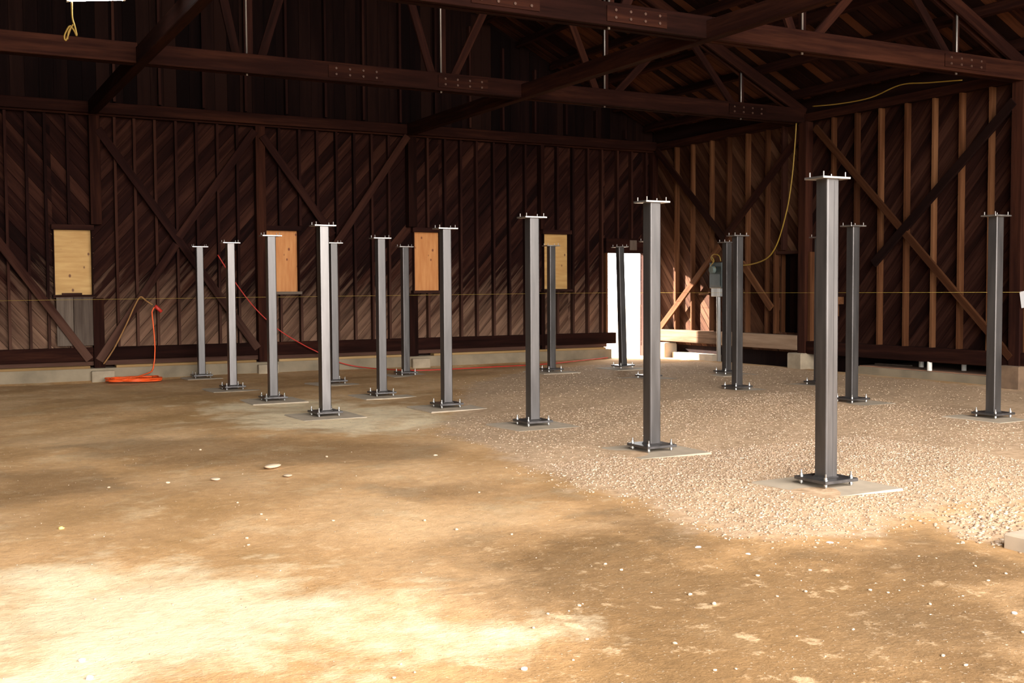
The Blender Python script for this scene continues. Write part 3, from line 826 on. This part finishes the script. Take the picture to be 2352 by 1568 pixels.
def column(x, y, label, yaw=0.0, tilt=(0, 0), seam=False, cap=True):
    z = ground_z(x, y) + 0.006 + (0.006 if abs(tilt[1]) > 0.01 else 0.001)
    t = empty('steel_column', (x, y, z)); t.rotation_euler = (tilt[0], tilt[1], math.radians(yaw))
    tag(t, label, 'column', 'square steel columns on the barn floor', kind='thing')
    link('shaft', ME_SHAFT2 if label.startswith('bright-faced') else ME_SHAFT, None, t); link('base_plate', ME_BASE, None, t); link('weld_bead', ME_WELD, None, t)
    if cap: link('cap_plate', ME_CAP, None, t)
    if seam: link('weld_seam', ME_SEAM, None, t)
    for sx in (-1, 1):
        for sy in (-1, 1):
            b_ = link('anchor_bolt', ME_BOLT, None, t, (sx * 0.135, sy * 0.135, 0))
            link('nut', ME_NUT, None, b_); link('nut', ME_NUT2, None, b_)
            if cap: link('cap_stud', ME_STUD, None, t, (sx * 0.115, sy * 0.075, 0))
    return t
COLS = [ # base-plate centre in the photograph, label, yaw
 (1897, 1104, 'nearest and tallest-looking steel column, on the pad at the gravel edge', 0.0, (0.0, -0.004), True),
 (1497, 1022, 'steel column standing just right of the bright doorway', 0.4, (0, 0), False),
 (1224, 965, 'steel column in front of the dull yellow boarded window', 0.0, (0, 0), False),
 (1026, 924, 'steel column beside the orange boarded window in the middle', -0.5, (0, 0), False),
 (877, 894, 'steel column left of the middle orange window, fifth from the nearest in its row', 0.3, (0, 0), False),
 (769, 870, 'steel column half hidden behind the brightest left column', 0.2, (0, 0), False),
 (747, 942, 'bright-faced steel column, nearest of the left row', 2.2, (0, 0), False),
 (627, 906, 'steel column in front of the orange boarded window at left, second of the left row', -0.4, (0, 0), False),
 (534, 880, 'bright-faced steel column, third of the left row', 2.4, (0, 0), False),
 (463, 858, 'dark steel column farthest left', -1.0, (0, 0), False),
 (2281, 950, 'steel column at the right edge on a pale pad', 0.0, (0, 0), False),
 (1956, 915, 'steel column directly right of the nearest column', 0.6, (0, 0), False),
 (1693, 884, 'dark steel column in front of the electric meter, nearer of the pair', -0.8, (0, 0), False),
 (1490, 861, 'steel column hidden behind the column by the doorway, only its plate showing', 0.0, (0, 0), False),
 (1881, 874, 'steel column hidden behind the nearest column, only its base plate showing', 0.0, (0, 0), False),
 (1669, 852, 'dark steel column before the electric meter, farther of the pair', -1.0, (0, 0), False),
 (932, 851, 'slim distant steel column left of the middle orange window', 0.5, (0, 0), False),
 (1267, 846, 'dark steel column standing in front of the dull yellow window', -1.5, (0, 0), False),
 (1431, 838, 'slightly leaning steel column dark against the bright doorway', -2.0, (0.0, -0.030), False)]
PADLAB = ['nearest column', 'column right of the bright doorway', 'column before the dull yellow window', 'column beside the middle orange window', 'fifth column of the long row', 'half hidden column at left', 'nearest column of the left row', 'second column of the left row', 'third column of the left row', 'farthest left column', 'column at the right edge', 'column right of the nearest one', 'nearer dark column of the pair by the meter', 'hidden column behind the doorway column', 'column hidden behind the nearest one', 'farther dark column of the pair by the meter', 'slim distant column', 'dark column before the dull yellow window', 'leaning column at the doorway']
def pad(x, y, label, top, s=0.84):
    bm = box_bm(s, s, 0.20, (0, 0, -0.10), bevel=0.012)
    o = link('concrete_pad', bm_mesh('concrete_pad', bm), M['concrete'], None, (x, y, top))
    tag(o, label, 'pad', 'concrete pads under the columns')
PADS = []
for (px, py, lb, yw, tl, sm), pl in zip(COLS, PADLAB):
    p = on_z(px, py, 0.060)
    column(p.x, p.y, lb, yw, tl, sm)
    pad(p.x, p.y, 'square concrete pad under the ' + pl, ground_z(p.x, p.y) + 0.003, 0.84 if p.y < 20.2 else 0.66)
    PADS.append((p.x, p.y, 0.42))
pad(6.37, 4.06, 'bare raised concrete pad at the lower right edge', 0.062)
PADS.append((6.37, 4.06, 0.42))

# ------------------------------------------------------------------ gravel (uncountable) and loose pebbles
bm = bmesh.new(); bmesh.ops.create_icosphere(bm, subdivisions=1, radius=1.0)
ico_v = np.array([v.co[:] for v in bm.verts]); ico_f = np.array([[v.index for v in f_.verts] for f_ in bm.faces]); bm.free()
def scatter(n, xr, yr, poly, soft):
    Q = np.column_stack([rng.uniform(*xr, n), rng.uniform(*yr, n)])
    k = sdf_mask(Q, poly, soft)
    Q = Q[rng.random(n) < k ** 2]
    for x, y, h in PADS:
        Q = Q[~((abs(Q[:, 0] - x) < h + 0.015) & (abs(Q[:, 1] - y) < h + 0.015))]
    return Q
def stones(name, Q, smin, smax, label):
    n = len(Q)
    s = smax * (smin + (1 - smin) * rng.random(n) ** 2.0)
    A = rng.normal(size=(n, 4)); A /= np.linalg.norm(A, axis=1)[:, None]
    w_, x_, y_, z_ = A.T
    R = np.stack([np.stack([1 - 2 * (y_**2 + z_**2), 2 * (x_*y_ - z_*w_), 2 * (x_*z_ + y_*w_)], -1),
                  np.stack([2 * (x_*y_ + z_*w_), 1 - 2 * (x_**2 + z_**2), 2 * (y_*z_ - x_*w_)], -1),
                  np.stack([2 * (x_*z_ - y_*w_), 2 * (y_*z_ + x_*w_), 1 - 2 * (x_**2 + y_**2)], -1)], 1)
    ax = rng.uniform(0.6, 1.25, (n, 3)) * s[:, None]
    V = ico_v[None] * (1 + rng.uniform(-0.22, 0.22, (n, len(ico_v), 1)))
    V = V * ax[:, None, :]
    V = np.einsum('nij,nkj->nki', R, V)
    V[:, :, 2] *= 0.5
    base = zf(Q[:, 0], Q[:, 1]) + 0.03 * sdf_mask(Q, GRAVEL, 0.9) - 0.015
    V[:, :, 0] += Q[:, 0:1]; V[:, :, 1] += Q[:, 1:2]; V[:, :, 2] += (base + s * 0.15)[:, None]
    Fc = (ico_f[None] + (np.arange(n) * len(ico_v))[:, None, None]).reshape(-1, 3)
    me = bpy.data.meshes.new(name)
    nv_, nf_ = n * len(ico_v), len(Fc)
    me.vertices.add(nv_); me.loops.add(nf_ * 3); me.polygons.add(nf_)
    me.vertices.foreach_set('co', V.reshape(-1).astype(np.float32))
    me.loops.foreach_set('vertex_index', Fc.reshape(-1).astype(np.int32))
    me.polygons.foreach_set('loop_start', np.arange(0, nf_ * 3, 3, dtype=np.int32))
    me.update(calc_edges=True)
    fattr(me, 'tint', np.repeat(np.clip(rng.normal(0.55, 0.22, n), 0, 1), len(ico_v)))
    o = link(name, me, M['gravel'])
    tag(o, label, 'gravel', kind='stuff')
    return o
QA = np.vstack([scatter(30000, (4.5, 9.0), (4.8, 8.6), GRAVEL, 0.35), scatter(16000, (5.0, 12.0), (7.0, 12.5), GRAVEL, 0.6),
                scatter(6000, (6.5, 15.2), (10, 19.5), GRAVEL, 0.8)])
QB = scatter(9000, (5.0, 7.2), (4.0, 6.0), GRAVEL2, 0.25)
QC = np.column_stack([rng.uniform(0, 8, 2600), rng.uniform(3, 13, 2600)])          # thin grit over the open dirt
QC = QC[~inside(QC, GRAVEL)]
for x, y, h in PADS: QC = QC[~((abs(QC[:, 0] - x) < h + 0.015) & (abs(QC[:, 1] - y) < h + 0.015))]
smax = np.concatenate([np.full(len(QA), 0.0135), np.full(len(QB), 0.019), np.full(len(QC), 0.007)])
stones('gravel', np.vstack([QA, QB, QC]), 0.35, smax, 'pale crushed gravel spread around the columns, thinning out over the dirt')

def pebble_mesh(seed):
    r_ = np.random.default_rng(seed)
    bm = bmesh.new(); bmesh.ops.create_icosphere(bm, subdivisions=2, radius=1.0)
    k = r_.uniform(-1, 1, (4, 3)); ph = r_.uniform(0, 6, 4)
    for v in bm.verts:
        d = sum(0.09 * math.sin(2.4 * Vector(k[i]).dot(v.co) * 1.6 + ph[i]) for i in range(4))
        v.co = Vector((v.co.x * 1.25, v.co.y * 0.95, v.co.z * 0.62)) * (1 + d)
    return bm_mesh('pebble', bm, True)
PM = [pebble_mesh(s) for s in range(4)]
for pme in PM: pme.materials.append(M['pebble'])
def pebble(px, py, size_px, label, grp, mat=None, i=0):
    p = on_z(px, py, 0.0)
    s = size_px / 2 * (p - CAM).dot(_fw) / F_PX
    me = PM[i % 4]
    if mat: me = me.copy(); me.materials.clear(); me.materials.append(M[mat])
    z = float(zf(np.array([p.x]), np.array([p.y]))[0]) - 0.015
    o = link('pebble', me, None, None, (p.x, p.y, z + s * 0.35), (0, 0, random.uniform(0, 6.28)))
    o.scale = (s, s, s * (0.45 if size_px > 18 else 1.0))
    tag(o, label, 'stone', grp)
pebble(140, 1208, 13, 'yellow pebble lying alone on the sandy floor at left', 'singular stones', 'pebble_yellow')
pebble(1603, 1252, 13, 'white pebble on brown dirt just in front of the gravel edge', 'singular stones', 'pebble_white', 1)
pebble(1718, 1268, 11, 'white pebble on brown dirt, right one of two before the gravel edge', 'singular stones', 'pebble_white', 2)
pebble(188, 1510, 16, 'pale stone in the bright sand at the lower left', 'singular stones', 'pebble_white', 3)
pebble(206, 1552, 18, 'largest pale stone at the lower left corner of the sand', 'singular stones', 'pebble_white', 0)
pebble(1204, 1518, 13, 'white stone on speckled dirt at the bottom centre', 'singular stones', 'pebble_white', 1)
pebble(2330, 1387, 12, 'white stone on dark dirt at the right edge', 'singular stones', 'pebble_white', 2)
pebble(660, 1088, 20, 'flat pale stone on the moist brown patch at left', 'singular stones', None, 3)
pebble(494, 1093, 22, 'broad pale clod on the moist patch, left of the flat stone', 'singular stones', None, 0)
pebble(625, 1070, 34, 'wide low clod of pale dirt on the moist patch', 'singular stones', None, 1)
pebble(1905, 1243, 15, 'pale stone fallen off the gravel edge below the nearest column', 'singular stones', 'pebble_white', 1)
pebble(1640, 1373, 13, 'pinkish stone on the brown dirt, low centre right', 'singular stones', None, 2)
pebble(1585, 1350, 11, 'small pinkish stone on the brown dirt, beside the larger pinkish one', 'singular stones', None, 3)
LOOSE = [(460,1028),(750,1045),(385,1098),(250,1110),(545,1147),(600,1172),(612,1182),(765,1183),(566,1219),(570,1234),(217,1357),(277,1356),(1048,1203),(1175,1217),(975,1183),(1100,1122),(1464,1214),(1531,1210),(1000,1045),(1045,1020),
 (1390,1285),(1427,1297),(1800,1276),(1740,1310),(1860,1298),(1945,1282),(1990,1250),(2033,1253),(2064,1244),(2110,1270),(2150,1274),(2040,1342),(1998,1336),(2076,1318),(2136,1368),(1830,1440),(1960,1424),(1690,1512),(1642,1516),(1695,1558),(2166,1487),(2218,1508),(2298,1558),(2350,1430),(1480,1590),
 (920,1514),(952,1534),(905,1548),(1316,1494),(1348,1450),(1225,1430),(1330,1381),(1258,1400),(1550,1460),(1850,1340),(1785,1352),(2310,1305),(2240,1290),(2270,1320),(2200,1240)]
for k, (px, py) in enumerate(LOOSE):
    pebble(px, py, random.uniform(5, 9) * (1.0 if py < 1300 else 1.15), 'one of the small pale pebbles lying loose on the dirt floor', 'loose pale pebbles on the dirt', None, k)

# ------------------------------------------------------------------ cords, rope, string
YC = Ys0 - 0.33
def cord(name, pts, rad, mat, label, cat='cord', group=None, sub=6, sides=6):
    pts = smooth_path(pts, sub)
    o_ = Vector(pts[len(pts) // 2])
    me = tube_mesh(name, [p - o_ for p in pts], rad, sides)
    return tag(link(name, me, M[mat], None, o_), label, cat, group)
pts = [on_y(px, py, YC + 0.16) for px, py in ((500, 585), (545, 655), (590, 712), (640, 757), (690, 788), (725, 806))]
pts += [on_y(780, 832, YC + 0.05), on_y(840, 844, YC - 0.05)]
pts += [on_z(px, py, 0.015) for px, py in ((930, 850), (1000, 849), (1120, 843), (1250, 836), (1330, 828), (1396, 821))]
cord('extension_cord', pts, 0.011, 'red', 'red extension cord sagging down the far wall and along to the doorway')
# coil on the floor
c0_ = on_z(308, 864, 0.0); c0_.y = min(c0_.y, Ys0 - 0.75); c0_.x = on_y(308, 864, c0_.y).x
pts = []
for k in range(170):
    a = k * 2 * math.pi / 22
    r_ = 0.40 + 0.06 * math.sin(k * 0.37) + 0.03 * math.sin(k * 1.7)
    pts.append((c0_.x + r_ * 1.08 * math.cos(a), c0_.y + r_ * 0.95 * math.sin(a), 0.014 + 0.025 * (k / 170) + 0.012 * math.sin(k * 0.9)))
hang = [on_y(px, py, YC + 0.1) for px, py in ((352, 845), (356, 800), (352, 745), (349, 716), (356, 704))]
pts2 = [Vector(p) for p in pts] + [Vector((c0_.x + 0.30, c0_.y + 0.36, 0.09))] + hang
o_ = Vector((c0_.x, c0_.y, 0.0))
me = tube_mesh('cord_coil', [p - o_ for p in smooth_path(pts2, 2)], 0.012, 6)
coil = tag(link('cord_coil', me, M['orange'], None, o_), 'bright orange extension cord coiled on the floor by the far wall', 'cord')
pl = [on_y(356, 702, YC + 0.1), on_y(371, 716, YC + 0.1)]
me = tube_mesh('plug', [Vector(p) - o_ for p in (pl[0], pl[0].lerp(pl[1], .5), pl[1])], 0.034, 8)
link('plug', me, M['red'], coil)
cord('rope', [on_y(px, py, YC + 0.12) for px, py in ((238, 836), (262, 800), (290, 745), (308, 705), (322, 682))] + [on_y(335, 690, YC + 0.1), on_y(350, 700, YC + 0.1)], 0.014, 'rope', 'tan rope slanting up the far wall beside the orange cord coil', 'rope')
p_end = on_x(2345, 671, Xs0 - 0.36)
pts = [on_y(-120, 692, Ys0 - 0.40), on_y(700, 681, Ys0 - 0.40), on_y(1390, 672, Ys0 - 0.40), on_x(1490, 672, Xs0 - 0.36), on_x(1860, 672, Xs0 - 0.36), p_end]
o_ = Vector(pts[2])
me = tube_mesh('string_line', [p - o_ for p in pts], 0.0028, 5)
tag(link('string_line', me, M['string'], None, o_), 'thin yellow string line stretched level along both walls', 'string')
cord('hanging_cord', [on_x(px, py, Xs0 - 0.16) for px, py in ((1829, 283), (1826, 330), (1820, 400), (1810, 470), (1795, 530), (1782, 566), (1765, 590), (1740, 603), (1708, 609), (1685, 606))], 0.014, 'yellow', 'yellow cord hanging from the middle post towards the electric meter')
cord('overhead_cable', [on_x(px, py, Xs0 - 0.14) for px, py in ((1866, 244), (1930, 238), (2000, 224), (2068, 195), (2130, 190), (2210, 184))], 0.011, 'yellow', 'yellow cable draped high along the top of the right wall')

# ------------------------------------------------------------------ electric meter on the right wall
c = on_x(1650, 632, Xs0 - 0.19)
mt_ = empty('electric_meter', c); tag(mt_, 'dark green electric meter box with conduit on the right wall', 'meter')
link('housing', bm_mesh('housing', box_bm(0.17, 0.42, 0.56, bevel=0.015)), M['box'], mt_)
link('door', bm_mesh('door', box_bm(0.012, 0.34, 0.26, (-0.091, 0.0, -0.10), bevel=0.004)), M['box'], mt_)
bm = bmesh.new(); bmesh.ops.create_cone(bm, cap_ends=True, segments=20, radius1=0.085, radius2=0.075, depth=0.07)
link('meter_dome', bm_mesh('meter_dome', bm), M['lens'], mt_, (-0.12, 0.06, 0.12), (0, -math.pi / 2, 0))
cz = c.z
me = tube_mesh('conduit', [(0, 0, -0.27), (0.0, 0, -0.40), (0, -0.02, -cz + 0.02)], 0.045, 12)
link('conduit', me, M['conduit'], mt_, (-0.02, -0.03, 0))
link('gutter', bm_mesh('gutter', box_bm(0.13, 0.30, 0.20, (0.0, 0.02, -0.36), bevel=0.01)), M['conduit'], mt_)
wires = [smooth_path([(-0.04, 0.12, 0.28), (-0.07, 0.16, 0.38), (-0.09, 0.05, 0.45), (-0.07, -0.10, 0.42), (-0.05, -0.14, 0.30)], 5),
         smooth_path([(-0.09, 0.10, 0.40), (-0.11, 0.02, 0.30), (-0.10, 0.14, 0.20), (-0.10, -0.02, 0.16)], 5)]
for wv in wires: link('wire', tube_mesh('wire', wv, 0.011, 6), M['yellow'], mt_)
p = on_x(1620, 674, Xs0 - 0.06)
o = link('shelf_board', bm_mesh('shelf_board', box_bm(0.10, 0.36, 0.045)), M['side_stud'], None, (Xs0 - 0.055, p.y, p.z - 0.01)); tag(o, 'short pale shelf board under the electric meter', 'board')

# pipes on the slab
for (px, py, lb, dx) in ((2116, 843, 'white pipe stub on the slab, leftmost of three', 0), (2135, 851, 'tallest white pipe stub on the slab, middle of three', 0), (2214, 851, 'greyish pipe stub on the slab, rightmost of three', 0)):
    p = on_z(px, py, 0.15)
    p.x = min(p.x, 16.2) 
    h = 0.17 if px == 2116 else (0.235 if px == 2135 else 0.18)
    k = (p - CAM).dot(_fw) / 19.0
    st = empty('pipe_stub', (p.x, p.y, 0.15)); tag(st, lb, 'pipe', 'white pipe stubs on the slab')
    bm = bmesh.new(); bmesh.ops.create_cone(bm, cap_ends=True, segments=18, radius1=0.042 * k, radius2=0.042 * k, depth=h, matrix=Matrix.Translation((0, 0, h / 2)))
    link('pipe', bm_mesh('pipe', bm), M['pvc'], st)
    if px != 2135:
        link('coupling', cyl_mesh('coupling', 0.052 * k, 0.05, 18, h - 0.05), M['pvc'], st)
p = on_x(2341, 688, 15.22)
o = link('paper_tag', bm_mesh('paper_tag', box_bm(0.012, 0.085, 0.26, bevel=0.003)), M['white'], None, (Xs0 - 0.105, p.y, p.z), (math.radians(-9), 0, 0)); tag(o, 'white paper tag pinned to the post at the right edge', 'tag')
p = on_z(1975, 838, 0.15)
o = link('board_scrap', bm_mesh('board_scrap', box_bm(0.10, 0.75, 0.025)), M['grey_board'], None, (15.9, 14.35, 0.163), (0, 0, 0.1)); tag(o, 'pale board scrap lying on the slab behind a steel column', 'board')

# ------------------------------------------------------------------ fluorescent strip lamp at the upper left
a, c = on_y(158, -1, 13.3), on_y(282, -3, 13.3)
mid = (a + c) / 2; hl = (c - a).length / 2
lm = empty('strip_lamp', mid); tag(lm, 'glowing fluorescent strip lamp hanging under the roof at upper left', 'lamp')
lm.rotation_euler = (0, -math.atan2(c.z - a.z, c.x - a.x), 0)
link('tube', tube_mesh('tube', [(-hl, 0, 0), (hl, 0, 0)], 0.019, 12), M['tube'], lm)
link('housing', bm_mesh('housing', box_bm(2 * hl + 0.14, 0.12, 0.06, (0, 0, 0.065), bevel=0.01)), M['enamel'], lm)
for s in (-1, 1):
    link('lamp_holder', bm_mesh('lamp_holder', box_bm(0.03, 0.05, 0.07, (s * ((c - a).length / 2 + 0.012), 0, 0.012))), M['enamel'], lm)
    link('chain', tube_mesh('chain', [(s * 0.25, 0, 0.09), (s * 0.25, 0, roof_z(1.2) - mid.z - 0.45)], 0.006, 5), M['rod'], lm)
pts = [on_y(px, py, 13.28) for px, py in ((165, 2), (166, 40), (172, 62), (176, 82), (170, 70), (160, 60), (148, 82), (152, 92), (162, 66), (168, 56), (158, 72), (155, 90))]
cord('hanging_cord', pts, 0.010, 'yellow', 'tangled yellow cord hanging below the strip lamp')
